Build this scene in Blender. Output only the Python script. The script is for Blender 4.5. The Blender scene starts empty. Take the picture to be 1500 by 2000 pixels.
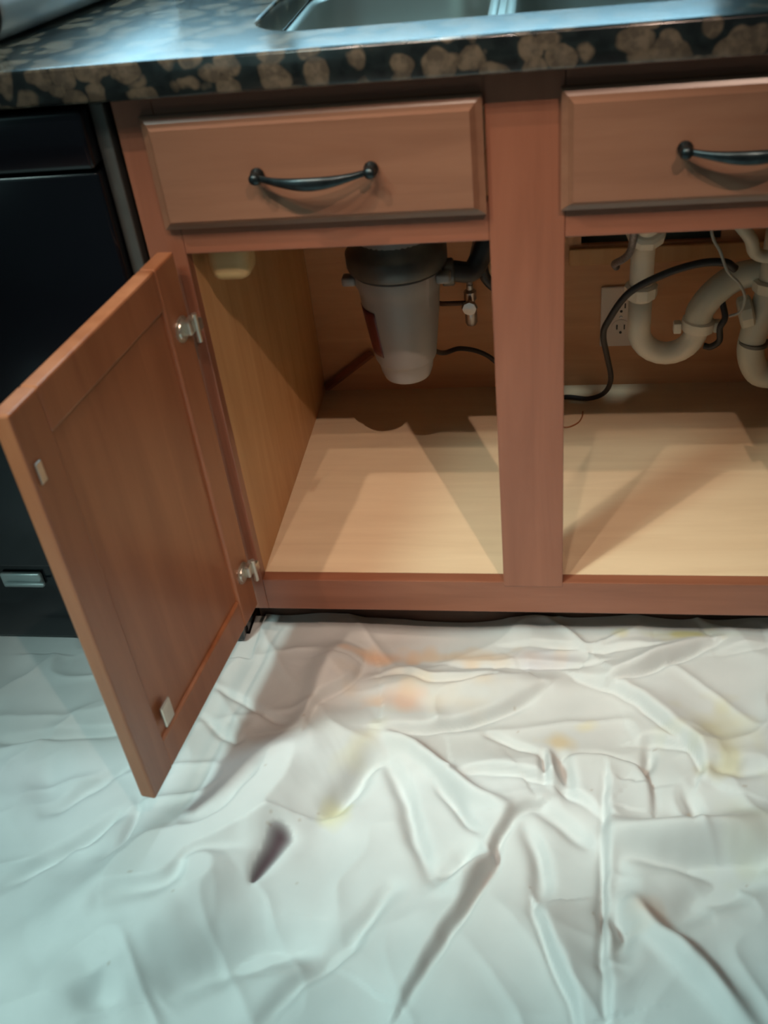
import bpy, bmesh, math, random
import numpy as np
from mathutils import Vector, Matrix
PI = math.pi
SC = bpy.context.scene
COL = SC.collection

# ------------------------------------------------------------------ camera
cam_d = bpy.data.cameras.new('camera')
cam = bpy.data.objects.new('camera', cam_d); COL.objects.link(cam)
cam.location = (0.07234, -1.10752, 1.15847)
cam.rotation_mode = 'XYZ'
cam.rotation_euler = (0.91625, 0.10230, 0.13109)
cam_d.sensor_fit = 'VERTICAL'; cam_d.sensor_height = 24.0
cam_d.lens = 24.0 * 1981.4 / 2000.0
cam_d.clip_start = 0.02
cam_d.dof.use_dof = True
cam_d.dof.focus_distance = 2.3
cam_d.dof.aperture_fstop = 4.5
SC.camera = cam

# ------------------------------------------------------------------ light and exposure
SC.view_settings.view_transform = 'Standard'
SC.view_settings.look = 'None'
SC.view_settings.gamma = 1.0
SC.view_settings.exposure = 0.0
SC.view_settings.use_curve_mapping = False

world = bpy.data.worlds.new('world'); SC.world = world
world.use_nodes = True
wn = world.node_tree.nodes['Background']
wn.inputs[0].default_value = (0.60, 0.80, 0.84, 1.0)
wn.inputs[1].default_value = 0.05

def lamp(name, loc, power, color, radius=0.03, aim=None, angle=None, blend=0.5):
    d = bpy.data.lights.new(name, 'SPOT' if aim else 'POINT')
    d.energy = power; d.color = color; d.shadow_soft_size = radius
    o = bpy.data.objects.new(name, d); COL.objects.link(o); o.location = loc
    if aim:
        o.rotation_euler = (Vector(aim) - Vector(loc)).to_track_quat('-Z', 'Y').to_euler()
        d.spot_size = math.radians(angle); d.spot_blend = blend
    return o
def area(name, loc, aim, sx, sy, power, color):
    d = bpy.data.lights.new(name, 'AREA'); d.shape = 'RECTANGLE'; d.size = sx; d.size_y = sy
    d.energy = power; d.color = color
    o = bpy.data.objects.new(name, d); COL.objects.link(o); o.location = loc
    o.rotation_euler = (Vector(aim) - Vector(loc)).to_track_quat('-Z', 'Y').to_euler()
    return o
WARM = (1.0, 0.78, 0.62)
# four heads of the track light on the ceiling above the floor in front of the sink
lamp('track_lamp_a', (-0.79, -0.92, 2.44), 60, WARM, 0.012, (-0.02, 0.14, 0.05), 31, 1.0)
lamp('track_lamp_b', (-0.50, -1.17, 2.44), 46, WARM, 0.012, (0.05, 0.14, 0.05), 31, 1.0)
lamp('track_lamp_c', (0.67, -1.50, 2.44), 105, (1.0, 0.72, 0.57), 0.012, (-0.12, 0.14, 0.05), 31, 1.0)
lamp('track_lamp_d', (-0.12, -1.33, 2.44), 44, WARM, 0.012, (-0.05, 0.14, 0.05), 31, 1.0)
# cool fill spot added behind and left of the viewer, lighting the floor
lamp('floor_fill', (-1.25, -1.38, 2.44), 285, (0.70, 1.0, 0.96), 0.20, (-0.05, -0.85, 0.0), 58, 1.0)
# cool spot added above the sink to brighten counter and cylinder
lamp('counter_fill', (-0.30, 0.30, 2.44), 110, (0.72, 0.95, 1.0), 0.05, (-0.34, 0.33, 0.9), 44, 0.9)
# daylight from the window over the sink; dim cool fill added behind the viewer
area('window_daylight', (-0.35, 0.86, 1.58), (-0.35, -1.0, 1.1), 1.7, 1.25, 36, (0.42, 0.80, 1.0))
area('cool_fill_panel', (-1.9, -2.3, 1.5), (-0.2, -0.4, 0.1), 1.5, 1.9, 4, (0.52, 0.95, 0.95))

# ------------------------------------------------------------------ helpers
def tag(o, label=None, cat=None, group=None, kind=None):
    if label: o['label'] = label
    if cat: o['category'] = cat
    if group: o['group'] = group
    if kind: o['kind'] = kind
    return o
def thing(name, loc, label, cat, group=None):
    o = bpy.data.objects.new(name, None); COL.objects.link(o)
    o.location = loc; o.empty_display_size = 0.05
    return tag(o, label, cat, group)
def obj(name, bm, mat, parent=None, smooth=False, loc=None, rot=None, local=False):
    """link bm as one mesh; world-space coordinates unless local (then loc/rot place it)"""
    bmesh.ops.recalc_face_normals(bm, faces=bm.faces)
    me = bpy.data.meshes.new(name); bm.to_mesh(me); bm.free()
    if isinstance(mat, (list, tuple)):
        for m in mat: me.materials.append(m)
    else: me.materials.append(mat)
    if smooth:
        for p in me.polygons: p.use_smooth = True
    o = bpy.data.objects.new(name, me); COL.objects.link(o)
    if loc is not None: o.location = loc
    if rot is not None: o.rotation_euler = rot
    if parent:
        o.parent = parent
        if not local:
            bpy.context.view_layer.update()
            o.matrix_parent_inverse = parent.matrix_world.inverted()
    return o
def auto_smooth(o, deg=35):
    me = o.data
    for p in me.polygons: p.use_smooth = True
    bm = bmesh.new(); bm.from_mesh(me)
    for e in bm.edges:
        if len(e.link_faces) == 2 and e.calc_face_angle(0) > math.radians(deg): e.smooth = False
    bm.to_mesh(me); bm.free()
    return o
def box(bm, x0, x1, y0, y1, z0, z1, bev=0.0, seg=2):
    vs = [bm.verts.new((x, y, z)) for z in (z0, z1) for y in (y0, y1) for x in (x0, x1)]
    fs = [(0,1,3,2),(4,6,7,5),(0,4,5,1),(2,3,7,6),(0,2,6,4),(1,5,7,3)]
    faces = [bm.faces.new([vs[i] for i in f]) for f in fs]
    if bev:
        es = list({e for f in faces for e in f.edges})
        bmesh.ops.bevel(bm, geom=es, offset=bev, segments=seg, profile=0.5, affect='EDGES')
    return bm
def B(*a, **k):
    return box(bmesh.new(), *a, **k)
def catmull(pts, n=8):
    P = [Vector(p) for p in pts]
    if len(P) < 3: return P
    P = [P[0]*2-P[1]] + P + [P[-1]*2-P[-2]]
    out = []
    for i in range(1, len(P)-2):
        a, b, c, d = P[i-1:i+3]
        for k in range(n):
            t = k/n
            out.append(0.5*((2*b)+(c-a)*t+(2*a-5*b+4*c-d)*t*t+(3*b-a-3*c+d)*t**3))
    out.append(P[-2]); return out
def tube(bm, pts, r, seg=16, cap=True):
    """sweep a circle (r: number or list) along points"""
    P = [Vector(p) for p in pts]; n = len(P)
    R = r if isinstance(r, (list, tuple)) else [r]*n
    T = [((P[min(i+1, n-1)]-P[max(i-1, 0)]).normalized()) for i in range(n)]
    up = Vector((0, 0, 1)) if abs(T[0].z) < 0.9 else Vector((0, 1, 0))
    N = (up - T[0]*up.dot(T[0])).normalized(); rings = []
    for i in range(n):
        N = (N - T[i]*N.dot(T[i])).normalized(); Bn = T[i].cross(N)
        rings.append([bm.verts.new(P[i] + (N*math.cos(2*PI*k/seg) + Bn*math.sin(2*PI*k/seg))*R[i]) for k in range(seg)])
    for a, b in zip(rings, rings[1:]):
        for k in range(seg):
            bm.faces.new((a[k], a[(k+1) % seg], b[(k+1) % seg], b[k]))
    if cap:
        bm.faces.new(rings[0][::-1]); bm.faces.new(rings[-1])
    return bm
def lathe(bm, prof, center, axis=(0, 0, 1), seg=32):
    """prof: list of (radius, height along axis)"""
    q = Vector(axis).normalized().to_track_quat('Z', 'Y'); c = Vector(center); rings = []
    for r, h in prof:
        if r < 1e-6: rings.append([bm.verts.new(c + q @ Vector((0, 0, h)))])
        else: rings.append([bm.verts.new(c + q @ Vector((r*math.cos(2*PI*k/seg), r*math.sin(2*PI*k/seg), h))) for k in range(seg)])
    for a, b in zip(rings, rings[1:]):
        for k in range(seg):
            k2 = (k+1) % seg
            if len(a) == 1 and len(b) == 1: continue
            if len(a) == 1: bm.faces.new((a[0], b[k], b[k2]))
            elif len(b) == 1: bm.faces.new((a[k], a[k2], b[0]))
            else: bm.faces.new((a[k], a[k2], b[k2], b[k]))
    if len(rings[0]) > 1: bm.faces.new(rings[0][::-1])
    if len(rings[-1]) > 1: bm.faces.new(rings[-1])
    return bm
def rrect(x0, x1, y0, y1, r, n=8):
    pts = []
    for cx, cy, a0 in ((x1-r, y1-r, 0), (x0+r, y1-r, PI/2), (x0+r, y0+r, PI), (x1-r, y0+r, 1.5*PI)):
        for k in range(n+1):
            a = a0 + k*PI/2/n
            pts.append((cx+r*math.cos(a), cy+r*math.sin(a)))
    return pts

# ------------------------------------------------------------------ materials
def new_mat(name):
    m = bpy.data.materials.new(name); m.use_nodes = True
    nt = m.node_tree; b = nt.nodes['Principled BSDF']
    return m, nt, b
def plain(name, col, rough=0.5, metal=0.0, noise=0.0, scale=30.0, bump=0.0, coat=0.0):
    m, nt, b = new_mat(name)
    b.inputs['Roughness'].default_value = rough; b.inputs['Metallic'].default_value = metal
    if coat: b.inputs['Coat Weight'].default_value = coat
    tc = nt.nodes.new('ShaderNodeTexCoord'); nz = nt.nodes.new('ShaderNodeTexNoise')
    nz.inputs['Scale'].default_value = scale; nz.inputs['Detail'].default_value = 4
    nt.links.new(tc.outputs['Object'], nz.inputs['Vector'])
    rp = nt.nodes.new('ShaderNodeValToRGB')
    lo = [c*(1-noise) for c in col]; hi = [min(1, c*(1+noise)) for c in col]
    rp.color_ramp.elements[0].color = (*lo, 1); rp.color_ramp.elements[0].position = 0.3
    rp.color_ramp.elements[1].color = (*hi, 1); rp.color_ramp.elements[1].position = 0.7
    nt.links.new(nz.outputs['Fac'], rp.inputs['Fac']); nt.links.new(rp.outputs['Color'], b.inputs['Base Color'])
    if bump:
        bp = nt.nodes.new('ShaderNodeBump'); bp.inputs['Strength'].default_value = bump; bp.inputs['Distance'].default_value = 0.002
        nt.links.new(nz.outputs['Fac'], bp.inputs['Height']); nt.links.new(bp.outputs['Normal'], b.inputs['Normal'])
    return m
def wood(name, c1, c2, axis='Z', rough=0.4, scale=1.0, coat=0.0):
    m, nt, b = new_mat(name)
    b.inputs['Roughness'].default_value = rough; b.inputs['Coat Weight'].default_value = coat
    b.inputs['Coat Roughness'].default_value = 0.25
    tc = nt.nodes.new('ShaderNodeTexCoord'); mp = nt.nodes.new('ShaderNodeMapping')
    s = {'X': (1.2, 14, 14), 'Y': (14, 1.2, 14), 'Z': (14, 14, 1.2)}[axis]
    mp.inputs['Scale'].default_value = [v*scale for v in s]
    nt.links.new(tc.outputs['Object'], mp.inputs['Vector'])
    nz = nt.nodes.new('ShaderNodeTexNoise'); nz.inputs['Scale'].default_value = 2.2; nz.inputs['Detail'].default_value = 6
    nz.inputs['Roughness'].default_value = 0.6; nz.inputs['Distortion'].default_value = 0.6
    nt.links.new(mp.outputs['Vector'], nz.inputs['Vector'])
    rp = nt.nodes.new('ShaderNodeValToRGB')
    rp.color_ramp.elements[0].color = (*c1, 1); rp.color_ramp.elements[0].position = 0.32
    rp.color_ramp.elements[1].color = (*c2, 1); rp.color_ramp.elements[1].position = 0.68
    nt.links.new(nz.outputs['Fac'], rp.inputs['Fac']); nt.links.new(rp.outputs['Color'], b.inputs['Base Color'])
    return m
CH1, CH2 = (0.215, 0.078, 0.042), (0.285, 0.108, 0.060)
M_chV = wood('cherry_upright', CH1, CH2, 'Z', 0.38, coat=0.25)
M_chH = wood('cherry_level', CH1, CH2, 'X', 0.38, coat=0.25)
M_door = wood('cherry_door', (0.27, 0.095, 0.040), (0.36, 0.140, 0.062), 'Z', 0.38, coat=0.25)
M_drw = wood('cherry_drawer', (0.205, 0.098, 0.058), (0.260, 0.130, 0.078), 'X', 0.36, coat=0.3)
M_side = wood('maple_side', (0.50, 0.265, 0.110), (0.60, 0.34, 0.155), 'Z', 0.5)
M_back = wood('maple_back', (0.52, 0.265, 0.135), (0.62, 0.335, 0.175), 'X', 0.55)
M_shelf = wood('maple_floor', (0.64, 0.48, 0.31), (0.72, 0.56, 0.37), 'X', 0.42)
M_block = wood('pine_block', (0.55, 0.36, 0.15), (0.66, 0.45, 0.22), 'X', 0.6)
M_black = plain('black_gloss', (0.0035, 0.005, 0.008), 0.16, noise=0.2, scale=6)
M_blackrub = plain('black_rubber', (0.012, 0.011, 0.013), 0.5, noise=0.2)
M_trim = plain('grey_gasket', (0.09, 0.095, 0.09), 0.4, 0.3, noise=0.1)
M_silver = plain('brushed_silver', (0.55, 0.58, 0.58), 0.25, 1.0, noise=0.05)
M_badge = plain('silver_plate', (0.34, 0.40, 0.40), 0.35, 0.4, noise=0.05)
M_pull = plain('dark_pewter', (0.035, 0.050, 0.055), 0.32, 0.85, noise=0.3, scale=80)
M_steel = plain('stainless_steel', (0.60, 0.63, 0.58), 0.36, 1.0, noise=0.05, scale=8)
M_hinge = plain('nickel_hinge', (0.62, 0.58, 0.50), 0.3, 0.9, noise=0.08)
M_disp = plain('grey_enamel', (0.27, 0.25, 0.24), 0.45, 0.1, noise=0.06, scale=10)
M_dispring = plain('dark_zinc', (0.10, 0.10, 0.095), 0.4, 0.5, noise=0.2)
M_redlab = plain('red_label', (0.10, 0.006, 0.010), 0.4, noise=0.1)
M_pvc = plain('white_pvc', (0.72, 0.69, 0.60), 0.4, noise=0.05, scale=12)
M_pvc2 = plain('aged_white_pvc', (0.50, 0.49, 0.41), 0.45, noise=0.08, scale=12)
M_outlet = plain('ivory_plate', (0.62, 0.54, 0.48), 0.4, noise=0.03)
M_slot = plain('dark_slot', (0.03, 0.025, 0.02), 0.6)
M_hose = plain('grey_braid', (0.20, 0.19, 0.20), 0.45, 0.4, noise=0.35, scale=300)
M_brass = plain('valve_chrome', (0.42, 0.40, 0.40), 0.3, 0.9, noise=0.1)
M_thinwire = plain('grey_wire', (0.30, 0.31, 0.29), 0.5)
M_orange = plain('rust_orange', (0.30, 0.10, 0.03), 0.6)
M_cream = plain('cream_plastic', (0.72, 0.55, 0.30), 0.45, noise=0.05)
M_wall = plain('olive_wall_paint', (0.42, 0.44, 0.36), 0.7, noise=0.04, scale=3)
M_frame = plain('window_frame_paint', (0.55, 0.56, 0.53), 0.5, noise=0.03)
M_foil = plain('shiny_foil', (0.85, 0.88, 0.88), 0.34, 0.35, noise=0.04, scale=4)
M_darkend = plain('dark_brown_cap', (0.05, 0.03, 0.022), 0.5, noise=0.3)
M_toe = plain('toe_kick_brown', (0.08, 0.04, 0.025), 0.6, noise=0.2)  # flat dark brown, also on the stub pipe
M_glass, nt, b = new_mat('window_glass')
b.inputs['Roughness'].default_value = 0.0; b.inputs['Transmission Weight'].default_value = 1.0; b.inputs['IOR'].default_value = 1.02

# granite: tan rounded blotches ringed by black, glossy
M_gran, nt, b = new_mat('brown_granite')
tc = nt.nodes.new('ShaderNodeTexCoord')
nzw = nt.nodes.new('ShaderNodeTexNoise'); nzw.inputs['Scale'].default_value = 22; nzw.inputs['Detail'].default_value = 2.5
mx = nt.nodes.new('ShaderNodeVectorMath'); mx.operation = 'MULTIPLY_ADD'
mx.inputs[1].default_value = (0.030, 0.030, 0.030)
nt.links.new(tc.outputs['Object'], nzw.inputs['Vector'])
nt.links.new(nzw.outputs['Color'], mx.inputs[0]); nt.links.new(tc.outputs['Object'], mx.inputs[2])
vo = nt.nodes.new('ShaderNodeTexVoronoi'); vo.inputs['Scale'].default_value = 34; vo.inputs['Randomness'].default_value = 1.0
nt.links.new(mx.outputs[0], vo.inputs['Vector'])
rp = nt.nodes.new('ShaderNodeValToRGB'); cr = rp.color_ramp
cr.elements[0].position = 0.0; cr.elements[0].color = (0.135, 0.112, 0.084, 1)
cr.elements[1].position = 0.82; cr.elements[1].color = (0.008, 0.012, 0.013, 1)
e = cr.elements.new(0.50); e.color = (0.105, 0.085, 0.060, 1)
e = cr.elements.new(0.58); e.color = (0.012, 0.018, 0.018, 1)
nt.links.new(vo.outputs['Distance'], rp.inputs['Fac'])
vo2 = nt.nodes.new('ShaderNodeTexNoise'); vo2.inputs['Scale'].default_value = 90; vo2.inputs['Detail'].default_value = 2
nt.links.new(tc.outputs['Object'], vo2.inputs['Vector'])
rp2 = nt.nodes.new('ShaderNodeValToRGB'); rp2.color_ramp.elements[0].position = 0.38; rp2.color_ramp.elements[0].color = (0.6, 0.6, 0.6, 1)
rp2.color_ramp.elements[1].position = 0.62; rp2.color_ramp.elements[1].color = (1.1, 1.08, 1.05, 1)
nt.links.new(vo2.outputs['Fac'], rp2.inputs['Fac'])
mm = nt.nodes.new('ShaderNodeMix'); mm.data_type = 'RGBA'; mm.blend_type = 'MULTIPLY'; mm.inputs[0].default_value = 1.0
nt.links.new(rp.outputs['Color'], mm.inputs[6]); nt.links.new(rp2.outputs['Color'], mm.inputs[7])
nt.links.new(mm.outputs[2], b.inputs['Base Color'])
b.inputs['Roughness'].default_value = 0.24; b.inputs['Coat Weight'].default_value = 0.45; b.inputs['Coat Roughness'].default_value = 0.12
bpn = nt.nodes.new('ShaderNodeBump'); bpn.inputs['Strength'].default_value = 0.12; bpn.inputs['Distance'].default_value = 0.001
nt.links.new(vo2.outputs['Fac'], bpn.inputs['Height']); nt.links.new(bpn.outputs['Normal'], b.inputs['Normal'])

# cloth: off-white cotton with dried paint stains and coloured patches held in a colour attribute
M_cloth, nt, b = new_mat('canvas_cloth')
at = nt.nodes.new('ShaderNodeAttribute'); at.attribute_name = 'stain_tint'
tc = nt.nodes.new('ShaderNodeTexCoord')
nz = nt.nodes.new('ShaderNodeTexNoise'); nz.inputs['Scale'].default_value = 9; nz.inputs['Detail'].default_value = 5
nt.links.new(tc.outputs['Object'], nz.inputs['Vector'])
rp = nt.nodes.new('ShaderNodeValToRGB')
rp.color_ramp.elements[0].position = 0.3; rp.color_ramp.elements[0].color = (0.86, 0.87, 0.87, 1)
rp.color_ramp.elements[1].position = 0.7; rp.color_ramp.elements[1].color = (1, 1, 1, 1)
nt.links.new(nz.outputs['Fac'], rp.inputs['Fac'])
mm = nt.nodes.new('ShaderNodeMix'); mm.data_type = 'RGBA'; mm.blend_type = 'MULTIPLY'; mm.inputs[0].default_value = 1.0
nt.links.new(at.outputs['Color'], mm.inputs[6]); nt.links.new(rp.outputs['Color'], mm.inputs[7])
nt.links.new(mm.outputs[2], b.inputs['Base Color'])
b.inputs['Roughness'].default_value = 0.85; b.inputs['Sheen Weight'].default_value = 0.15
wv = nt.nodes.new('ShaderNodeTexNoise'); wv.inputs['Scale'].default_value = 600
nt.links.new(tc.outputs['Object'], wv.inputs['Vector'])
bpn = nt.nodes.new('ShaderNodeBump'); bpn.inputs['Strength'].default_value = 0.15; bpn.inputs['Distance'].default_value = 0.0005
nt.links.new(wv.outputs['Fac'], bpn.inputs['Height']); nt.links.new(bpn.outputs['Normal'], b.inputs['Normal'])

# kitchen floor tile (seen only through a gap in the cloth)
M_floor, nt, b = new_mat('floor_tile')
tc = nt.nodes.new('ShaderNodeTexCoord'); bk = nt.nodes.new('ShaderNodeTexBrick')
bk.inputs['Scale'].default_value = 3.2; bk.offset = 0.0; bk.inputs['Brick Width'].default_value = 1.0; bk.inputs['Row Height'].default_value = 1.0
bk.inputs['Color1'].default_value = (0.15, 0.045, 0.04, 1); bk.inputs['Color2'].default_value = (0.18, 0.055, 0.045, 1)
bk.inputs['Mortar'].default_value = (0.2, 0.16, 0.13, 1); bk.inputs['Mortar Size'].default_value = 0.012
nt.links.new(tc.outputs['Object'], bk.inputs['Vector']); nt.links.new(bk.outputs['Color'], b.inputs['Base Color'])
b.inputs['Roughness'].default_value = 0.5

# ------------------------------------------------------------------ the room
def struct(name, bm, m, parent=None, **k):
    o = obj(name, bm, m, parent, **k)
    if not parent: o['kind'] = 'structure'
    return o
struct('floor', B(-2.4, 2.2, -2.6, 0.60, -0.05, 0.0), M_floor)
WX0, WX1, WZ0, WZ1 = -1.10, 0.36, 1.03, 1.95
wb = bmesh.new()
box(wb, -2.4, WX0, 0.60, 0.72, -0.05, 2.5); box(wb, WX1, 2.2, 0.60, 0.72, -0.05, 2.5)
box(wb, WX0, WX1, 0.60, 0.72, -0.05, WZ0); box(wb, WX0, WX1, 0.60, 0.72, WZ1, 2.5)
struct('wall_back', wb, M_wall)
win = bpy.data.objects.new('window_1', None); COL.objects.link(win); win.location = (-0.37, 0.66, WZ0); win['kind'] = 'structure'
fb = bmesh.new()
for x in (WX0+0.001, (WX0+WX1)/2-0.02, WX1-0.041): box(fb, x, x+0.04, 0.64, 0.68, WZ0+0.001, WZ1-0.001, 0.003)
box(fb, WX0+0.041, WX1-0.041, 0.641, 0.679, WZ0+0.001, WZ0+0.04, 0.003); box(fb, WX0+0.041, WX1-0.041, 0.641, 0.679, WZ1-0.04, WZ1-0.001, 0.003)
obj('window_frame', fb, M_frame, win)
obj('pane', B(WX0+0.04, WX1-0.04, 0.658, 0.661, WZ0+0.04, WZ1-0.04), M_glass, win)

# ------------------------------------------------------------------ sink base cabinet
XL, XLi, XS0, XS1, XRi, XR = -0.410, -0.363, 0.0, 0.0845, 0.448, 0.495
ZB, ZR, ZO, ZT = 0.108, 0.1675, 0.689, 0.877
D = 0.55
cab = thing('sink_cabinet', ((XL+XR)/2, 0.28, 0.0), 'cherry wood sink base cabinet with open door and empty maple interior', 'cabinet')
def cp(name, bm, m, **k): return obj(name, bm, m, cab, **k)
bv = 0.0012
cp('stile', B(XL, XLi, 0, 0.019, ZB, ZT, bev=bv), M_chV)
cp('stile', B(XS0, XS1, -0.0008, 0.019, ZR-0.008, ZT, bev=bv), M_chV)
cp('stile', B(XRi, XR, 0, 0.019, ZB, ZT, bev=bv), M_chV)
cp('bottom_rail', B(XLi, XRi, 0, 0.019, ZB, ZR, bev=bv), M_chH)
for a, b_ in ((XLi, XS0), (XS1, XRi)):
    cp('middle_rail', B(a, b_, 0.0003, 0.019, ZO, 0.735, bev=bv), M_chH)
    cp('top_rail', B(a, b_, 0.0003, 0.019, 0.838, ZT, bev=bv), M_chH)
def side(x0, x1):
    bm = bmesh.new(); pr = [(0.0192, 0.109), (0.0192, ZT), (D, ZT), (D, 0.0), (0.076, 0.0), (0.076, 0.109)]
    L = [bm.verts.new((x0, y, z)) for y, z in pr]; R = [bm.verts.new((x1, y, z)) for y, z in pr]
    bm.faces.new(L); bm.faces.new(R[::-1])
    for k in range(6): bm.faces.new((L[k], L[(k+1) % 6], R[(k+1) % 6], R[k]))
    cp('side_panel', bm, M_side)
side(XL+0.002, XLi-0.0002); side(XRi+0.0002, XR-0.002)
cp('floor_panel', B(XLi, XRi, 0.0192, D, ZR-0.016, ZR-0.0005), M_shelf)
# back panel: with the dark pipe slot sawn out of it on the right
bk_ = bmesh.new()
SX0, SX1, SZ0, SZ1 = 0.118, 0.345, 0.441, 0.456
box(bk_, XLi, XRi, D, D+0.008, ZR-0.016, SZ0); box(bk_, XLi, XRi, D, D+0.008, SZ1, ZT)
box(bk_, XLi, SX0, D, D+0.008, SZ0, SZ1); box(bk_, SX1, XRi, D, D+0.008, SZ0, SZ1)
cp('back_panel', bk_, M_back)
cp('cleat', B(SX0-0.02, XRi-0.0005, D-0.011, D-0.0005, 0.408, 0.438, bev=0.002), M_side)
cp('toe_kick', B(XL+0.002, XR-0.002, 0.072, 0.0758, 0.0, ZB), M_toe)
# diagonal strip in cherry brown low in the back left corner
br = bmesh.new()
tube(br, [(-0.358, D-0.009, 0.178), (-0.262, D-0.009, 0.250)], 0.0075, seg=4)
cp('corner_strip', br, M_chH)
# light wood corner block glued under the top of the opening
blk = B(-0.352, -0.300, 0.030, 0.080, 0.636, 0.720, bev=0.014, seg=4)
auto_smooth(cp('corner_block', blk, M_block), 50)
# drawer fronts with a wide chamfered edge
def drawer_front(x0, x1, z0, z1, ch=0.013):
    bm = bmesh.new(); yb, ym, yf = -0.0012, -0.008, -0.020
    rings = []
    for (d, y) in ((0, yb), (0, ym), (ch*0.55, ym-0.0045), (ch, yf), ):
        rings.append([bm.verts.new(p) for p in ((x0+d, y, z0+d), (x1-d, y, z0+d), (x1-d, y, z1-d), (x0+d, y, z1-d))])
    for a, c in zip(rings, rings[1:]):
        for k in range(4): bm.faces.new((a[k], a[(k+1) % 4], c[(k+1) % 4], c[k]))
    bm.faces.new(rings[0][::-1]); bm.faces.new(rings[-1])
    return bm
def pull(cx, cz, parent, w=0.128):
    ext = []
    hw = w/2
    bm = bmesh.new()
    # bow: flattened strap, thicker in the middle, standing 26 mm off the wood
    n = 28; rings = []
    for i in range(n+1):
        t = i/n; x = cx-hw+w*t; s = math.sin(PI*t)
        y = -0.0305 - 0.020*s**0.9; z = cz - 0.004*s
        hz = 0.0036 + 0.0040*s**2; hy = 0.0030 + 0.0012*s
        rings.append([bm.verts.new((x, y+hy*math.cos(2*PI*k/12), z+hz*math.sin(2*PI*k/12))) for k in range(12)])
    for a, c in zip(rings, rings[1:]):
        for k in range(12): bm.faces.new((a[k], a[(k+1) % 12], c[(k+1) % 12], c[k]))
    bm.faces.new(rings[0][::-1]); bm.faces.new(rings[-1])
    for s in (-1, 1):
        lathe(bm, [(0.0075, 0), (0.0082, 0.003), (0.0062, 0.006), (0.0050, 0.010), (0.0058, 0.014), (0.0068, 0.017), (0.0050, 0.0205), (0, 0.0215)],
              (cx+s*hw, -0.0202, cz), (0, -1, 0), 20)
        tube(bm, [(cx+s*(hw-0.004), -0.0305, cz), (cx+s*(hw+0.004), -0.031, cz)], [0.0035, 0.0055], 12)
    for f in bm.faces: f.smooth = True
    o = obj('handle', bm, M_pull, parent)
    return o
d1 = cp('drawer_front', drawer_front(-0.378, -0.0015, 0.7235, 0.853), M_drw)
pull(-0.1875, 0.787, d1)
d2 = cp('drawer_front', drawer_front(0.0800, 0.455, 0.7235, 0.853), M_drw)
pull(0.270, 0.789, d2)
# doors: frame boards and recessed panel, seen from the inside
TH = 1.7062
def door(sx, hx, W=0.361, z0=0.1365, z1=0.7025, T=0.021, F=0.052):
    bm = bmesh.new()
    def bx(u0, u1, y0, y1, a, c, bev=0.0):
        box(bm, min(sx*u0, sx*u1), max(sx*u0, sx*u1), y0, y1, a, c, bev)
    bx(0, F, -T, 0, z0, z1, 0.003); bx(W-F, W, -T, 0, z0, z1, 0.003)
    bx(F-0.001, W-F+0.001, -T+0.0003, -0.0004, z0, z0+F, 0.003); bx(F-0.001, W-F+0.001, -T+0.0003, -0.0004, z1-F, z1, 0.003)
    bx(F-0.006, W-F+0.006, -0.0145, -0.0055, z0+F-0.006, z1-F+0.006)
    o = obj('door', bm, M_door, cab, loc=(hx, -0.021, 0), rot=(0, 0, -TH*sx))
    # bumpers near the free corners
    for z in (z0+0.082, z1-0.072):
        bb = bmesh.new()
        bb2 = box(bb, min(sx*(W-0.085), sx*(W-0.062)), max(sx*(W-0.085), sx*(W-0.062)), 0.0002, 0.004, z-0.018, z+0.016, 0.0015)
        if z > 0.4:
            bb.free(); bb = box(bmesh.new(), min(sx*(W-0.018), sx*(W-0.008)), max(sx*(W-0.018), sx*(W-0.008)), 0.0002, 0.003, z-0.012, z+0.012, 0.001)
        q = obj('door_bumper', bb, M_hinge, o, local=True); q['label'] = 'pale metal bumper plate'
    return o
def hinge(dr, sx, z):
    """concealed hinge: cup and arm on the door, plate on the frame"""
    bm = bmesh.new()
    lathe(bm, [(0.0165, 0.0), (0.0165, 0.0015), (0.013, 0.002), (0.012, 0.004)], (sx*0.024, 0.0003, z), (0, 1, 0), 20)
    box(bm, *(sorted((sx*0.004, sx*0.024))), 0.002, 0.012, z-0.010, z+0.010, 0.003)
    box(bm, *(sorted((sx*-0.004, sx*0.012))), 0.008, 0.016, z-0.013, z+0.004, 0.003)
    tube(bm, [(sx*0.010, 0.013, z+0.014), (sx*0.010, 0.013, z-0.024)], 0.0035, 10)
    o = obj('hinge', bm, M_hinge, dr, local=True); o['label'] = 'bright nickel hinge'
dl = door(1, -0.370); hinge(dl, 1, 0.613); hinge(dl, 1, 0.220)
dr_ = door(-1, 0.4555); hinge(dr_, -1, 0.613); hinge(dr_, -1, 0.220)

# ------------------------------------------------------------------ granite countertop with the sink cutout
cu = bpy.data.curves.new('countertop', 'CURVE'); cu.dimensions = '2D'; cu.fill_mode = 'BOTH'
SX = (-0.262, 0.345, 0.040, 0.470)
for pts in ([(-1.25, -0.038+0.004), (1.3, -0.034), (1.3, 0.598), (-1.25, 0.598)], rrect(*SX, 0.075, 8)):
    sp = cu.splines.new('POLY'); sp.points.add(len(pts)-1); sp.use_cyclic_u = True
    for q, p in zip(sp.points, pts): q.co = (p[0], p[1], 0, 1)
cu.extrude = 0.0195-0.004; cu.bevel_depth = 0.004; cu.bevel_resolution = 3
tmp = bpy.data.objects.new('tmp', cu); COL.objects.link(tmp)
bpy.context.view_layer.update()
me = bpy.data.meshes.new_from_object(tmp.evaluated_get(bpy.context.evaluated_depsgraph_get()))
bpy.data.objects.remove(tmp); me.name = 'countertop'
me.materials.clear(); me.materials.append(M_gran)
ct = bpy.data.objects.new('countertop', me); COL.objects.link(ct); ct.location = (0, 0, 0.8975)
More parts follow.
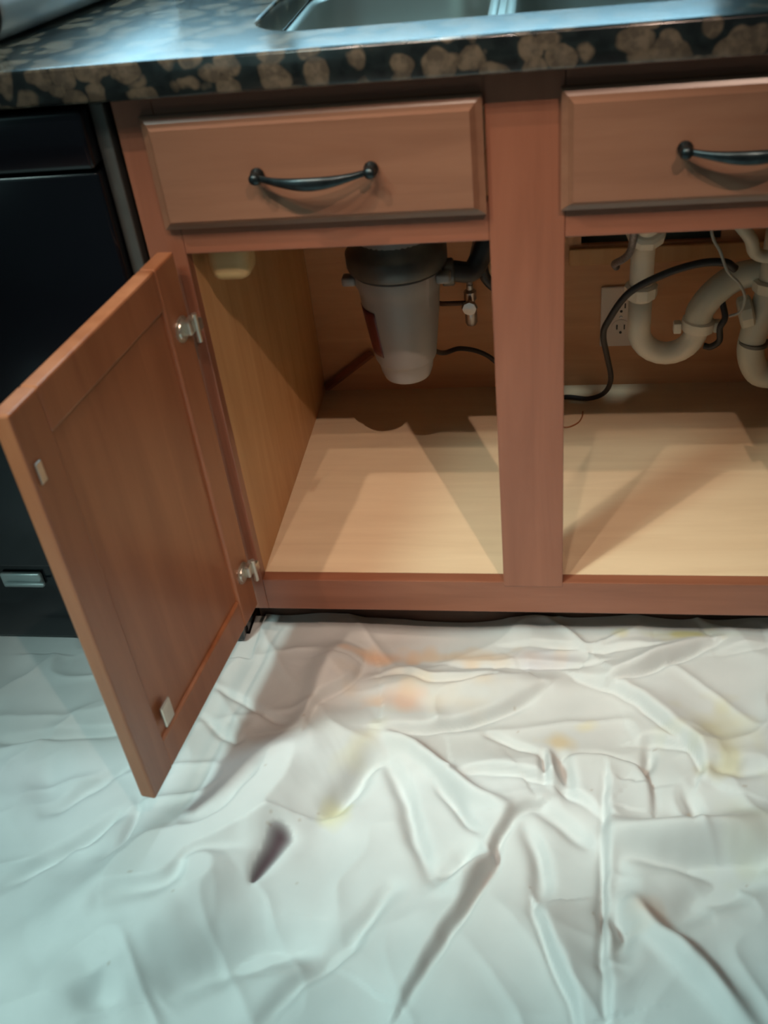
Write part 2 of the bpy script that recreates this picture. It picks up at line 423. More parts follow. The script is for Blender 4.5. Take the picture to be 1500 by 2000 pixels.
tag(ct, 'polished brown and black granite countertop above the cabinet', 'countertop')
bs = tag(obj('backsplash', B(-1.25, 1.3, 0.578, 0.5985, 0.9172, 1.02, bev=0.002), M_gran), 'low granite backsplash along the back of the countertop', 'backsplash')

# ------------------------------------------------------------------ stainless double sink
sink = thing('kitchen_sink', (0.04, 0.25, 0.70), 'stainless steel double bowl sink set under the granite countertop', 'sink')
def bowl(x0, x1, y0, y1, z0, hole):
    bm = bmesh.new(); rings = []
    N = 10
    def ring(d, z, r):
        return [bm.verts.new((p[0], p[1], z)) for p in rrect(x0+d, x1-d, y0+d, y1-d, r, N)]
    prof = [(-0.010, 0.8768, 0.085), (0, 0.8768, 0.075), (0.004, 0.870, 0.071), (0.010, z0+0.03, 0.065), (0.016, z0+0.010, 0.060), (0.034, z0, 0.045), (0.06, z0-0.002, 0.03)]
    for d, z, r in prof: rings.append(ring(d, z, r))
    for a, c in zip(rings, rings[1:]):
        n = len(a)
        for k in range(n): bm.faces.new((a[k], a[(k+1) % n], c[(k+1) % n], c[k]))
    # floor with drain hole
    hr = 0.042; n = len(rings[-1]); hx, hy = hole; hl = []
    for v in rings[-1]:
        a = math.atan2(v.co.y-hy, v.co.x-hx); hl.append(bm.verts.new((hx+hr*math.cos(a), hy+hr*math.sin(a), z0-0.006)))
    for k in range(n): bm.faces.new((rings[-1][k], rings[-1][(k+1) % n], hl[(k+1) % n], hl[k]))
    for f in bm.faces: f.smooth = True
    o = obj('bowl', bm, M_steel, sink)
    md = o.modifiers.new('thick', 'SOLIDIFY'); md.thickness = 0.0012; md.offset = 0
    return o
bowl(-0.255, -0.004, 0.048, 0.462, 0.700, (-0.155, 0.28))
bowl(0.024, 0.338, 0.048, 0.462, 0.700, (0.209, 0.30))
dv = B(-0.008, 0.028, 0.046, 0.464, 0.866, 0.8772, bev=0.005, seg=3)
auto_smooth(obj('divider', dv, M_steel, sink), 50)
for hx, hy in ((-0.155, 0.28), (0.209, 0.30)):
    auto_smooth(obj('drain_flange', lathe(bmesh.new(), [(0.046, 0.0), (0.046, 0.004), (0.038, 0.003), (0.034, -0.012), (0.040, -0.014), (0.044, -0.006)], (hx, hy, 0.694), (0, 0, 1), 32), M_steel, sink), 40)
    obj('drain_disc', lathe(bmesh.new(), [(0, 0.004), (0.008, 0.004), (0.009, 0.0), (0.041, 0.0), (0.0415, -0.002), (0, -0.003)], (hx, hy, 0.6945), (0, 0, 1), 32), M_steel, sink)  # unseen disc added to keep light from passing through the drain hole

FOLDS=[
 ('v',-0.01,0.006,0,[(-0.747,-0.206),(-0.651,-0.199),(-0.552,-0.195)]),
 ('v',-0.014,0.008,0,[(-0.639,-0.44),(-0.569,-0.385),(-0.509,-0.329)]),
 ('v',-0.01,0.007,0,[(-0.526,-0.247),(-0.564,-0.281),(-0.622,-0.327)]),
 ('v',-0.007,0.006,0,[(-0.495,-0.303),(-0.488,-0.368),(-0.499,-0.407)]),
 ('r',0.04,0.045,0,[(-0.175,-0.171),(-0.244,-0.206),(-0.293,-0.258),(-0.323,-0.318),(-0.376,-0.384),(-0.458,-0.455),(-0.557,-0.531)]),
 ('v',-0.016,0.014,0,[(-0.326,-0.276),(-0.36,-0.34),(-0.407,-0.375)]),
 ('v',-0.014,0.012,0,[(-0.295,-0.38),(-0.37,-0.406),(-0.398,-0.451),(-0.468,-0.484)]),
 ('v',-0.018,0.012,0,[(-0.224,-0.32),(-0.192,-0.261),(-0.163,-0.211)]),
 ('v',-0.022,0.018,0,[(-0.183,-0.482),(-0.267,-0.499),(-0.335,-0.533),(-0.373,-0.573)]),
 ('v',-0.016,0.009,0,[(-0.129,-0.415),(-0.187,-0.497),(-0.232,-0.55),(-0.258,-0.593)]),
 ('v',-0.006,0.004,0,[(-0.442,-0.092),(-0.365,-0.14),(-0.31,-0.177)]),
 ('v',-0.006,0.004,0,[(-0.441,-0.153),(-0.389,-0.199),(-0.374,-0.2)]),
 ('r',0.018,0.03,0,[(-0.56,-0.612),(-0.461,-0.574),(-0.405,-0.513),(-0.32,-0.417)]),
 ('s',0.014,0.004,0.06,[(-0.167,-0.178),(-0.109,-0.168),(-0.016,-0.136),(0.056,-0.079)]),
 ('r',0.012,0.02,0,[(-0.218,-0.089),(-0.102,-0.088),(0.011,-0.081),(0.108,-0.057)]),
 ('s',0.016,0.004,0.05,[(0.108,-0.05),(0.176,-0.079),(0.232,-0.143),(0.263,-0.199),(0.257,-0.229)]),
 ('s',0.022,0.004,0.03,[(0.159,-0.06),(0.227,-0.027),(0.305,0.015)]),
 ('s',0.007,0.003,0.03,[(0.0,0.014),(0.094,0.014),(0.147,-0.0),(0.222,0.004)]),
 ('s',0.007,0.003,0.03,[(0.31,-0.004),(0.384,0.009)]),
 ('s',0.007,0.003,0.03,[(-0.091,-0.032),(-0.021,-0.035),(0.048,-0.028),(0.142,-0.025)]),
 ('s',0.01,0.004,0.03,[(-0.181,-0.072),(-0.151,-0.063),(-0.11,-0.078),(-0.016,-0.07)]),
 ('v',-0.007,0.004,0,[(-0.022,-0.169),(0.014,-0.181),(0.05,-0.201)]),
 ('s',0.012,0.004,0.04,[(-0.064,-0.239),(-0.019,-0.231),(0.05,-0.24),(0.091,-0.258),(0.136,-0.288)]),
 ('v',-0.014,0.005,0,[(0.055,-0.196),(0.061,-0.243)]),
 ('r',0.012,0.005,0,[(0.061,-0.196),(0.071,-0.255)]),
 ('v',-0.016,0.008,0,[(0.076,-0.2),(0.092,-0.262)]),
 ('s',-0.012,0.004,0.03,[(0.088,-0.205),(0.119,-0.199),(0.16,-0.202),(0.192,-0.216),(0.193,-0.281)]),
 ('s',0.012,0.004,0.03,[(0.185,-0.165),(0.217,-0.159),(0.252,-0.178),(0.261,-0.204)]),
 ('v',-0.012,0.006,0,[(0.206,-0.172),(0.196,-0.215)]),
 ('r',0.016,0.008,0,[(-0.166,-0.184),(-0.108,-0.213),(-0.048,-0.266),(0.011,-0.299)]),
 ('v',-0.012,0.006,0,[(-0.087,-0.247),(-0.06,-0.287),(-0.02,-0.332)]),
 ('v',-0.014,0.008,0,[(-0.154,-0.224),(-0.126,-0.274),(-0.114,-0.326),(-0.084,-0.391)]),
 ('s',-0.02,0.004,0.05,[(0.051,-0.281),(0.018,-0.302),(-0.003,-0.35),(-0.005,-0.379),(-0.036,-0.437),(-0.065,-0.497),(-0.096,-0.562)]),
 ('r',0.014,0.01,0,[(-0.075,-0.419),(-0.041,-0.41),(-0.009,-0.368)]),
 ('v',-0.014,0.014,0,[(-0.073,-0.401),(-0.043,-0.378),(-0.012,-0.354)]),
 ('v',-0.012,0.008,0,[(0.038,-0.321),(0.058,-0.364),(0.053,-0.427)]),
 ('s',0.022,0.0035,0.05,[(0.051,-0.424),(0.076,-0.493),(0.098,-0.569)]),
 ('s',0.02,0.0035,0.05,[(0.141,-0.235),(0.138,-0.337),(0.136,-0.373),(0.129,-0.473),(0.129,-0.567)]),
 ('r',0.026,0.016,0,[(0.144,-0.329),(0.21,-0.325),(0.272,-0.318),(0.343,-0.291)]),
 ('v',-0.018,0.01,0,[(0.142,-0.369),(0.162,-0.349),(0.208,-0.349),(0.259,-0.353),(0.337,-0.332)]),
 ('v',-0.022,0.012,0,[(0.151,-0.376),(0.143,-0.414),(0.15,-0.456),(0.136,-0.497)]),
 ('r',0.02,0.01,0,[(0.149,-0.407),(0.185,-0.453),(0.236,-0.501),(0.279,-0.549)]),
 ('v',-0.014,0.016,0,[(0.194,-0.45),(0.232,-0.408),(0.295,-0.371),(0.333,-0.354)]),
 ('v',-0.01,0.008,0,[(0.263,-0.205),(0.301,-0.214),(0.357,-0.207)]),
 ('v',-0.01,0.006,0,[(0.242,-0.246),(0.253,-0.277),(0.245,-0.312)]),
 ('v',-0.01,0.008,0,[(0.047,-0.285),(0.084,-0.306),(0.121,-0.338)]),
 ('r',0.014,0.02,0,[(-0.274,-0.127),(-0.263,-0.054),(-0.24,0.001)]),
 ('s',0.01,0.004,0.04,[(-0.276,-0.194),(-0.272,-0.137),(-0.233,-0.095),(-0.225,-0.042)]),
 ('v',-0.008,0.02,0,[(-0.622,-0.31),(-0.666,-0.241)]),
 ('v',-0.012,0.016,0,[(-0.457,-0.567),(-0.438,-0.602)]),
]

# ------------------------------------------------------------------ garbage disposal under the left bowl
gx, gy = -0.155, 0.28
gd = thing('garbage_disposal', (gx, gy, 0.352), 'grey garbage disposal canister hanging under the left sink bowl', 'garbage disposal')
auto_smooth(obj('housing', lathe(bmesh.new(), [(0, 0.352), (0.024, 0.353), (0.036, 0.358), (0.0405, 0.370), (0.0425, 0.384), (0.0445, 0.386), (0.0475, 0.392),
    (0.0575, 0.470), (0.0600, 0.500), (0.0620, 0.512), (0.0660, 0.520), (0.0665, 0.536), (0.0600, 0.541), (0.058, 0.60), (0, 0.60)], (gx, gy, 0), (0, 0, 1), 48), M_disp, gd), 40)
q = auto_smooth(obj('mounting_ring', lathe(bmesh.new(), [(0.0595, 0.541), (0.0725, 0.542), (0.0745, 0.548), (0.0745, 0.566), (0.070, 0.572), (0.060, 0.580), (0.056, 0.60), (0.052, 0.62), (0.046, 0.64), (0.044, 0.676)], (gx, gy, 0), (0, 0, 1), 40), M_dispring, gd), 40)
q['label'] = 'dark metal mounting ring'
for sx_, dy_ in ((1, -0.025), (-1, -0.022)):
    e_ = bmesh.new(); x0 = gx+sx_*0.060
    box(e_, min(x0, x0+sx_*0.020), max(x0, x0+sx_*0.020), gy+dy_-0.010, gy+dy_+0.010, 0.522, 0.536, 0.003)
    auto_smooth(obj('lock_ear', e_, M_disp, gd), 50)
# curved maroon label wrapped on the lower left of the can
lb = bmesh.new(); rows = []
for i in range(9):
    z = 0.408+0.078*i/8; rr = 0.0475+(0.0575-0.0475)*(z-0.392)/0.078+0.0006
    rows.append([lb.verts.new((gx+rr*math.cos(a), gy+rr*math.sin(a), z)) for a in [math.radians(188+48*k/10) for k in range(11)]])
for a, c in zip(rows, rows[1:]):
    for k in range(10): lb.faces.new((a[k], a[k+1], c[k+1], c[k]))
q = obj('label_sticker', lb, M_redlab, gd, smooth=True); q['label'] = 'dark red sticker'
q.modifiers.new('t', 'SOLIDIFY').thickness = 0.0006
# black discharge elbow and tube running right
el = catmull([(gx+0.052, gy+0.005, 0.520), (gx+0.078, gy+0.010, 0.522), (-0.050, 0.300, 0.515), (-0.036, 0.31, 0.530), (-0.026, 0.315, 0.552), (-0.010, 0.32, 0.560)], 6)
q = obj('discharge_elbow', tube(bmesh.new(), el, 0.0155, 18), M_blackrub, gd, smooth=True); q['label'] = 'black rubber discharge elbow'
q = auto_smooth(obj('elbow_clamp', lathe(bmesh.new(), [(0.0185, 0), (0.0205, 0.002), (0.0205, 0.016), (0.0185, 0.018)], (gx+0.064, gy+0.008, 0.521), (1, 0.15, 0), 24), M_dispring, gd), 40)

# second black hose dropping behind the elbow, into the pipe behind the centre stile
dh = catmull([(-0.018, 0.36, 0.545), (-0.028, 0.365, 0.520), (-0.036, 0.37, 0.498), (-0.034, 0.372, 0.474), (-0.022, 0.375, 0.456), (-0.010, 0.38, 0.450)], 6)
tag(obj('drain_hose', tube(bmesh.new(), dh, 0.0085, 14), M_blackrub, smooth=True), 'short black hose curling down beside the centre stile behind the disposal elbow', 'hose')
cc = bmesh.new(); lathe(cc, [(0.0, 0), (0.010, 0.002), (0.013, 0.012), (0.013, 0.034), (0.009, 0.043), (0, 0.045)], (-0.012, 0.345, 0.482), (0, 0, 1), 20)
tag(obj('pipe_cap', cc, M_cream, smooth=True), 'cream plastic cap showing between the black hose and the centre stile', 'pipe cap')

# ------------------------------------------------------------------ shut-off valve on the back wall, left
vx, vy = -0.070, 0.50
va = thing('shutoff_valve', (vx, D, 0.365), 'chrome shutoff valve with stub pipe on the back wall right of the disposal', 'valve')
obj('stub_pipe', tube(bmesh.new(), [(-0.150, vy+0.02, 0.366), (-0.120, vy, 0.366), (vx, vy, 0.366)], 0.0042, 12), M_toe, va, smooth=True)
vb = lathe(bmesh.new(), [(0, -0.042), (0.008, -0.041), (0.0105, -0.036), (0.0105, -0.012), (0.008, -0.008), (0.008, 0.006), (0.011, 0.008), (0.011, 0.022), (0.006, 0.026), (0.006, 0.034), (0, 0.035)], (vx, vy, 0.366), (0, 0, 1), 20)
auto_smooth(obj('valve_body', vb, M_brass, va), 40)
hd = lathe(bmesh.new(), [(0, 0), (0.010, 0.001), (0.014, 0.006), (0.012, 0.012), (0, 0.013)], (vx, vy-0.016, 0.368), (0, -1, 0), 8)
box(hd, vx-0.003, vx+0.003, vy-0.018, vy+0.045, 0.364, 0.370)
obj('valve_handle', hd, M_brass, va)
sh = catmull([(vx, vy, 0.400), (vx+0.002, vy-0.005, 0.430), (vx+0.012, vy-0.03, 0.470), (vx+0.022, vy-0.06, 0.52), (vx+0.02, vy-0.07, 0.60)], 6)
tag(obj('supply_hose', tube(bmesh.new(), sh, 0.0055, 12), M_hose, smooth=True), 'grey braided supply hose rising from the shutoff valve', 'hose')

# ------------------------------------------------------------------ wall outlet behind the trap
ol = thing('wall_outlet', (0.188, D, 0.305), 'ivory duplex outlet on the cabinet back behind the white drain trap', 'outlet')
obj('cover_plate', B(0.1535, 0.2235, D-0.006, D-0.0003, 0.249, 0.364, bev=0.002), M_outlet, ol)
for zc in (0.286, 0.327):
    r_ = obj('receptacle', lathe(bmesh.new(), [(0.0165, 0), (0.0165, 0.0015), (0, 0.0018)], (0.1885, D-0.0061, zc), (0, -1, 0), 24), M_outlet, ol)
    sb = bmesh.new()
    for sx_ in (-0.0063, 0.0063): box(sb, 0.1885+sx_-0.0011, 0.1885+sx_+0.0011, D-0.0086, D-0.0078, zc-0.002, zc+0.007)
    lathe(sb, [(0.0024, 0), (0.0024, 0.0008), (0, 0.0009)], (0.1885, D-0.0078, zc-0.008), (0, -1, 0), 12)
    obj('slot', sb, M_slot, r_)
obj('screw', lathe(bmesh.new(), [(0.003, 0), (0.0028, 0.001), (0, 0.0013)], (0.1885, D-0.0061, 0.3065), (0, -1, 0), 12), M_brass, ol)

# ------------------------------------------------------------------ white drain trap under the right bowl
dx, dy = 0.209, 0.42
tr = thing('drain_trap', (dx+0.045, dy, 0.286), 'white plastic P-trap with U bend under the right sink bowl', 'drain pipe')
obj('tailpiece', tube(bmesh.new(), catmull([(dx, 0.30, 0.678), (dx, 0.302, 0.640), (dx, 0.335, 0.575), (dx, 0.40, 0.520), (dx, dy, 0.480), (dx, dy, 0.400)], 6), 0.0185, 24), M_pvc, tr, smooth=True)
def nut(cx, cy, cz, r, h, axis=(0, 0, 1), n=10):
    bm = bmesh.new()
    lathe(bm, [(r*0.80, 0), (r*0.96, h*0.1), (r, h*0.25), (r, h*0.85), (r*0.82, h)], (cx, cy, cz), axis, n)
    return bm
auto_smooth(obj('slip_nut', nut(dx, dy, 0.405, 0.026, 0.024), M_pvc, tr), 30)
q = obj('slip_nut', nut(dx, 0.388, 0.522, 0.030, 0.026, (0, -0.6, 0.8)), M_pvc, tr); auto_smooth(q, 30)
ub = [(dx, dy, 0.402), (dx, dy, 0.36)]
R_ = 0.0455; cz_ = 0.349
for k in range(13):
    a = PI + PI*k/12
    ub.append((dx+R_+R_*math.cos(a), dy-0.004*k/12, cz_+R_*math.sin(a)))
ub.append((dx+2*R_, dy-0.004, 0.362))
obj('u_bend', tube(bmesh.new(), ub, 0.0185, 24), M_pvc, tr, smooth=True)
q = nut(dx+2*R_, dy-0.004, 0.345, 0.0265, 0.022, (0.1, 0, 1), 12)
for s in (-1, 1):
    box(q, dx+2*R_+s*0.031-0.006, dx+2*R_+s*0.031+0.006, dy-0.012, dy+0.004, 0.343, 0.361, 0.002)
auto_smooth(obj('union_nut', q, M_pvc, tr), 35)
arm = catmull([(dx+2*R_, dy-0.004, 0.362), (0.304, dy-0.006, 0.385), (0.322, dy-0.006, 0.412), (0.350, dy, 0.432), (0.385, dy, 0.441), (0.430, dy, 0.446), (0.447, dy, 0.447)], 7)
obj('trap_arm', tube(bmesh.new(), arm, 0.0215, 24), M_pvc2, tr, smooth=True)
# black strap round the arm
st = catmull([(0.333, dy-0.012, 0.400), (0.338, dy-0.026, 0.378), (0.332, dy-0.026, 0.360), (0.334, dy-0.022, 0.335), (0.322, dy-0.018, 0.322), (0.312, dy-0.014, 0.322)], 6)
tag(obj('black_strap', tube(bmesh.new(), st, 0.0052, 8), M_blackrub, smooth=True), 'short black strap hanging at the right side of the U bend nut', 'strap')

# ------------------------------------------------------------------ second white drain assembly at the right
t2 = thing('drain_tee', (0.405, 0.40, 0.255), 'second white plastic drain with curved body, cut by the right edge of the photo', 'drain pipe')
obj('tee_body', tube(bmesh.new(), catmull([(0.405, 0.40, 0.52), (0.404, 0.40, 0.45), (0.398, 0.398, 0.40), (0.386, 0.395, 0.355), (0.383, 0.392, 0.315), (0.398, 0.39, 0.280), (0.425, 0.39, 0.272)], 7), 0.021, 24), M_pvc2, t2, smooth=True)
auto_smooth(obj('slip_nut', nut(0.358, 0.395, 0.383, 0.026, 0.022, (1, 0, 0.25), 10), M_pvc2, t2), 30)
auto_smooth(obj('slip_nut', nut(0.403, 0.40, 0.418, 0.029, 0.022, (0, 0, 1), 10), M_pvc2, t2), 30)
q = auto_smooth(obj('clamp_ring', nut(0.385, 0.393, 0.330, 0.0235, 0.008, (0.1, 0, 1), 24), M_dispring, t2), 30)
dwh = catmull([(0.330, 0.33, 0.56), (0.352, 0.34, 0.53), (0.362, 0.35, 0.505), (0.385, 0.355, 0.495), (0.43, 0.36, 0.50)], 6)
tag(obj('dishwasher_hose', tube(bmesh.new(), dwh, 0.0095, 14), M_pvc2, smooth=True), 'pale ribbed hose looping above the second drain', 'hose')
# grey supply hose left of the tailpiece
gh = catmull([(0.172, 0.46, 0.44), (0.168, 0.44, 0.455), (0.178, 0.41, 0.475), (0.186, 0.38, 0.500), (0.188, 0.35, 0.54), (0.19, 0.33, 0.62)], 6)
g_ = bmesh.new(); tube(g_, gh, 0.0058, 12)
tag(obj('supply_hose', g_, M_hose, smooth=True), 'short dark grey hose left of the white tailpiece above the outlet', 'hose')
# power cord: from the disposal, behind the centre stile, along the floor and up over the trap
pc = catmull([(gx+0.035, gy+0.045, 0.372), (-0.110, 0.40, 0.325), (-0.085, 0.45, 0.305), (-0.045, 0.49, 0.268), (0.0, 0.50, 0.215), (0.05, 0.50, 0.176), (0.10, 0.50, 0.1722), (0.135, 0.490, 0.1745),
              (0.160, 0.470, 0.198), (0.168, 0.430, 0.250), (0.158, 0.395, 0.315), (0.150, 0.37, 0.365), (0.156, 0.36, 0.395), (0.185, 0.35, 0.447), (0.235, 0.345, 0.478), (0.285, 0.345, 0.493), (0.320, 0.345, 0.493), (0.337, 0.35, 0.480)], 8)
tag(obj('power_cord', tube(bmesh.new(), pc, [0.0042+0.0022*max(0, i/(len(pc)-1)-0.45)/0.55 for i in range(len(pc))], 12), M_blackrub, smooth=True), 'long black cord looping from the disposal over the white drain trap', 'cord')
tw = catmull([(0.285, 0.30, 0.62), (0.291, 0.30, 0.559), (0.305, 0.30, 0.530), (0.318, 0.30, 0.500), (0.338, 0.31, 0.475), (0.350, 0.32, 0.448), (0.348, 0.33, 0.420), (0.335, 0.34, 0.408)], 7)
tag(obj('thin_tube', tube(bmesh.new(), tw, 0.0022, 8), M_thinwire, smooth=True), 'thin pale grey tube curling down in front of the trap arm', 'tube')
ow = catmull([(0.075, 0.410, 0.1692), (0.095, 0.405, 0.1692), (0.113, 0.418, 0.1692), (0.121, 0.437, 0.1692), (0.123, 0.455, 0.1692)], 6)
tag(obj('orange_wire', tube(bmesh.new(), ow, 0.0012, 8), M_orange, smooth=True), 'thin orange wire lying on the cabinet floor beside the centre stile', 'wire')

# ------------------------------------------------------------------ dishwasher left of the cabinet
dw = thing('dishwasher', (-0.72, 0.28, 0.0), 'black dishwasher front left of the sink cabinet under the countertop', 'dishwasher')
obj('tub', B(-1.030, -0.418, 0.03, 0.56, 0.0, 0.872), M_black, dw)
q = auto_smooth(obj('door', B(-1.026, -0.436, -0.020, 0.029, 0.205, 0.800, bev=0.005, seg=3), M_black, dw), 50)
auto_smooth(obj('control_panel', B(-1.026, -0.436, -0.026, 0.029, 0.804, 0.870, bev=0.006, seg=3), M_black, dw), 50)
auto_smooth(obj('kick_plate', B(-1.026, -0.418, 0.006, 0.029, 0.03, 0.200, bev=0.003), M_black, dw), 50)
q = obj('gasket_strip', B(-0.4345, -0.4175, -0.004, 0.029, 0.205, 0.870, bev=0.002), M_trim, dw); q['label'] = 'grey edge strip'
bd = bmesh.new()
box(bd, -0.790, -0.722, -0.004, 0.0057, 0.148, 0.176, 0.003)
box(bd, -0.783, -0.716, -0.010, -0.004, 0.156, 0.161, 0.0015)
q = auto_smooth(obj('vent_badge', bd, M_badge, dw), 50); q['label'] = 'small silver plate'

# ------------------------------------------------------------------ shiny cylinder on the counter's left end
ry = thing('metal_cylinder', (-0.53, 0.20, 0.917), 'shiny silver cylinder lying on the granite countertop at its far left', 'cylinder')
a0, a1 = Vector((-0.585, 0.095, 0.9595)), Vector((-0.490, 0.420, 0.9595))
auto_smooth(obj('tube_wall', tube(bmesh.new(), [a0, a0+(a1-a0)*0.01, a1-(a1-a0)*0.01, a1], [0.040, 0.042, 0.042, 0.040], 40), M_foil, ry), 40)
q = auto_smooth(obj('end_cap', tube(bmesh.new(), [a0-(a1-a0)*0.045, a0-(a1-a0)*0.04, a0-(a1-a0)*0.002], [0.030, 0.038, 0.0385], 40), M_darkend, ry), 40); q['label'] = 'dark brown end'

# ------------------------------------------------------------------ drop cloth
GX0, GX1, GY0, GY1, ST = -1.10, 0.85, -1.15, 0.070, 0.003
nx = int((GX1-GX0)/ST)+1; ny = int((GY1-GY0)/ST)+1
X, Y = np.meshgrid(np.linspace(GX0, GX1, nx), np.linspace(GY0, GY1, ny))
def vnoise(X, Y, f, seed):
    rs = np.random.RandomState(seed); G = rs.rand(64, 64)
    x = X*f+17.3; y = Y*f+11.7; xi = np.floor(x).astype(int); yi = np.floor(y).astype(int)
    u = x-xi; v = y-yi; u = u*u*u*(u*(u*6-15)+10); v = v*v*v*(v*(v*6-15)+10)
    g = lambda a, b: G[a % 64, b % 64]
    return (g(xi, yi)*(1-u)+g(xi+1, yi)*u)*(1-v)+(g(xi, yi+1)*(1-u)+g(xi+1, yi+1)*u)*v-0.5
# gentle wandering of the coordinates keeps the folds from looking ruled
wx = X+0.010*vnoise(X, Y, 14, 1)+0.004*vnoise(X, Y, 40, 2); wy = Y+0.010*vnoise(X, Y, 14, 3)+0.004*vnoise(X, Y, 40, 4)
H = 0.024+0.030*vnoise(X, Y, 3.2, 5)+0.012*vnoise(X*0.8+Y*0.6, (Y-X)*0.6, 9, 6)+0.0015*vnoise(X, Y, 26, 7)
# random soft wrinkles where the photo shows only soft cloth
for sd, ang, f in ((21, 0.9, 9), (22, 2.2, 12), (23, 0.2, 15)):
    c, s = math.cos(ang), math.sin(ang); u = wx*c+wy*s; v = -wx*s+wy*c
    n1 = vnoise(u*0.45, v, f, sd); H += 0.0050*(1-np.abs(n1)*4).clip(0, 1)**2*(0.5+vnoise(X, Y, 5, sd+9)).clip(0, 1)*1.5
def seg_dist(P):
    """nearest distance, signed side and arc position along a smoothed polyline"""
    Q = [p for p in catmull([(a, b, 0) for a, b in P], 5)]
    L = [0]
    for a, b in zip(Q, Q[1:]): L.append(L[-1]+(b-a).length)
    bd = np.full(X.shape, 9.0); sg = np.zeros(X.shape); tt = np.zeros(X.shape)
    for i, (a, b) in enumerate(zip(Q, Q[1:])):
        dx_, dy_ = b.x-a.x, b.y-a.y; l2 = dx_*dx_+dy_*dy_+1e-12
        t = (((wx-a.x)*dx_+(wy-a.y)*dy_)/l2).clip(0, 1)
        ex = wx-(a.x+t*dx_); ey = wy-(a.y+t*dy_); d = np.hypot(ex, ey)
        m = d < bd
        bd[m] = d[m]; sg[m] = np.sign(dx_*ey-dy_*ex)[m]; tt[m] = ((L[i]+t*(L[i+1]-L[i]))/L[-1])[m]
    return bd, sg, tt, L[-1]
for k, h, w, Ld, P in FOLDS:
    h *= 1.5 if w < 0.012 else 1.8
    if k != 's': w *= 1.35
    d, sg, t, ln = seg_dist(P)
    taper = np.sin(PI*(0.06+0.88*t)).clip(0, 1)**0.7
    if k in 'vr': H += h*taper*np.exp(-(d/w)**2)*(1.0 if k == 'r' else 1.0)
    else:
        s = d*sg; up = 1/(1+np.exp(-s/(w*0.6).__float__())) if h > 0 else 1/(1+np.exp(s/(w*0.6)))
        side = s if h > 0 else -s
        H += abs(h)*taper*up*np.exp(-(side.clip(0, 9)/Ld)**1.3)*np.exp(-(np.where((t < 1e-4) | (t > 1-1e-4), d, 0)/0.02)**2)
        H -= 0.35*abs(h)*taper*np.exp(-((side+w)/(w*1.4))**2)
H = np.maximum(H, 0.002+0.002*vnoise(X, Y, 30, 8))
# keep it under the cabinet and in front of the dishwasher
H = np.minimum(H, 0.088)
lim = np.where(X < -0.40, 0.024, 9.0)
lim = np.where(Y > -0.03, lim, 9.0); H = np.minimum(H, lim)
# stains and coloured patches
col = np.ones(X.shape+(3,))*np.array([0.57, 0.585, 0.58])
def stain_tint(cx, cy, rx, ry, c, amt, sd, rot=0.0):
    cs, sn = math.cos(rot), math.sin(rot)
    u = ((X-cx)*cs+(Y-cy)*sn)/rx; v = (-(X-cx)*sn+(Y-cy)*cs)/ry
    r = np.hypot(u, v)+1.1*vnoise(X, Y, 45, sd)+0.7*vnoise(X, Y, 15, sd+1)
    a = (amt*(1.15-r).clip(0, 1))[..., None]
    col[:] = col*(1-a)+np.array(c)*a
stain_tint(-0.20, -0.022, 0.055, 0.018, (0.654, 0.38, 0.213), 0.9, 31)  # orange patch coloured into the cloth
stain_tint(-0.05, -0.020, 0.16, 0.022, (0.638, 0.471, 0.319), 0.7, 33)  # long peach patch coloured into the cloth
stain_tint(-0.144, -0.126, 0.05, 0.025, (0.684, 0.418, 0.289), 0.7, 35)
stain_tint(-0.12, -0.10, 0.10, 0.04, (0.669, 0.547, 0.395), 0.5, 36)
stain_tint(0.29, -0.17, 0.055, 0.06, (0.547, 0.502, 0.289), 0.6, 37)
stain_tint(0.26, 0.03, 0.09, 0.016, (0.532, 0.471, 0.167), 0.8, 39)
stain_tint(0.078, -0.178, 0.022, 0.016, (0.608, 0.471, 0.258), 0.7, 41)
stain_tint(0.12, -0.144, 0.02, 0.014, (0.623, 0.562, 0.35), 0.8, 43)
stain_tint(-0.21, -0.31, 0.018, 0.03, (0.578, 0.547, 0.35), 0.8, 45, -0.6)
stain_tint(-0.19, -0.21, 0.015, 0.05, (0.608, 0.578, 0.418), 0.6, 47, -0.6)
stain_tint(0.245, -0.29, 0.006, 0.02, (0.502, 0.38, 0.167), 0.9, 49)
stain_tint(0.33, -0.31, 0.06, 0.05, (0.608, 0.608, 0.471), 0.35, 51)
stain_tint(0.18, -0.43, 0.03, 0.02, (0.654, 0.502, 0.395), 0.5, 53)
stain_tint(0.05, -0.02, 0.05, 0.02, (0.532, 0.517, 0.593), 0.4, 55)
rs = np.random.RandomState(3)
for i in range(26):
    cx_, cy_ = rs.uniform(-0.5, 0.45), rs.uniform(-0.6, 0.02); rr_ = rs.uniform(0.001, 0.0028)
    a = (np.hypot(X-cx_, Y-cy_) < rr_)[..., None]*0.5
    col[:] = col*(1-a)+np.array((0.35, 0.28, 0.22))*a
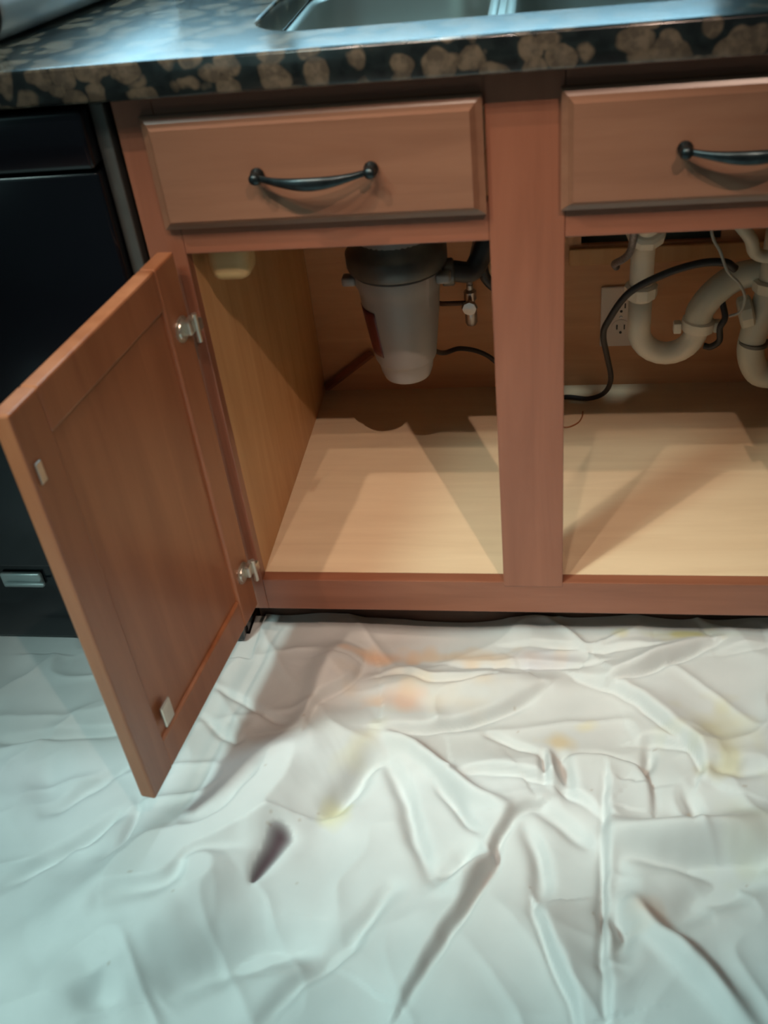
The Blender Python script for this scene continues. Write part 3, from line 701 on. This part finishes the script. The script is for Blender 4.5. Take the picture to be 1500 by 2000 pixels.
# quads
idx = np.arange(nx*ny).reshape(ny, nx)
quads = np.stack([idx[:-1, :-1], idx[:-1, 1:], idx[1:, 1:], idx[1:, :-1]], -1)
cx_ = 0.5*(X[:-1, :-1]+X[1:, 1:]); cy_ = 0.5*(Y[:-1, :-1]+Y[1:, 1:])
ax_, ay_, bx_, by_ = -0.275, -0.366, -0.298, -0.428
tt = (((cx_-ax_)*(bx_-ax_)+(cy_-ay_)*(by_-ay_))/((bx_-ax_)**2+(by_-ay_)**2)).clip(0, 1)
dd = np.hypot(cx_-(ax_+tt*(bx_-ax_)), cy_-(ay_+tt*(by_-ay_)))
q4 = quads[~((cx_ < -0.4175) & (cy_ > 0.0285))]
# a deep pocket, its maroon and the opening's dark put into the colour, and a lip along its upper side
tv = (((X-ax_)*(bx_-ax_)+(Y-ay_)*(by_-ay_))/((bx_-ax_)**2+(by_-ay_)**2)).clip(0, 1)
dv_ = np.hypot(X-(ax_+tv*(bx_-ax_)), Y-(ay_+tv*(by_-ay_)))
wd_ = 0.0125*(1-tv)**0.7+0.0035
side_ = ((X-ax_)*(by_-ay_)-(Y-ay_)*(bx_-ax_))
H += 0.014*np.exp(-(dv_/0.030)**2)*(1-tv)
H -= 0.020*np.exp(-(dv_/(wd_*1.1))**2)*(1-0.5*tv)
H = np.maximum(H, 0.002)
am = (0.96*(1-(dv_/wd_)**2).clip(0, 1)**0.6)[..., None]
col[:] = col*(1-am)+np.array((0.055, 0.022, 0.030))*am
me = bpy.data.meshes.new('drop_cloth')
me.vertices.add(nx*ny); me.vertices.foreach_set('co', np.stack([X, Y, H], -1).astype(np.float32).ravel())
me.loops.add(q4.size); me.loops.foreach_set('vertex_index', q4.astype(np.int32).ravel())
me.polygons.add(len(q4)); me.polygons.foreach_set('loop_start', np.arange(0, q4.size, 4, dtype=np.int32))
me.polygons.foreach_set('use_smooth', np.ones(len(q4), dtype=bool))
me.update(calc_edges=True)
ca = me.color_attributes.new('stain_tint', 'FLOAT_COLOR', 'POINT')
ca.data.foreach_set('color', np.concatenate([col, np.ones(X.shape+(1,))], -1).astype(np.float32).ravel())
me.materials.append(M_cloth)
dc = bpy.data.objects.new('drop_cloth', me); COL.objects.link(dc)
tag(dc, 'wrinkled off-white canvas drop cloth spread over the floor before the cabinet', 'drop cloth')
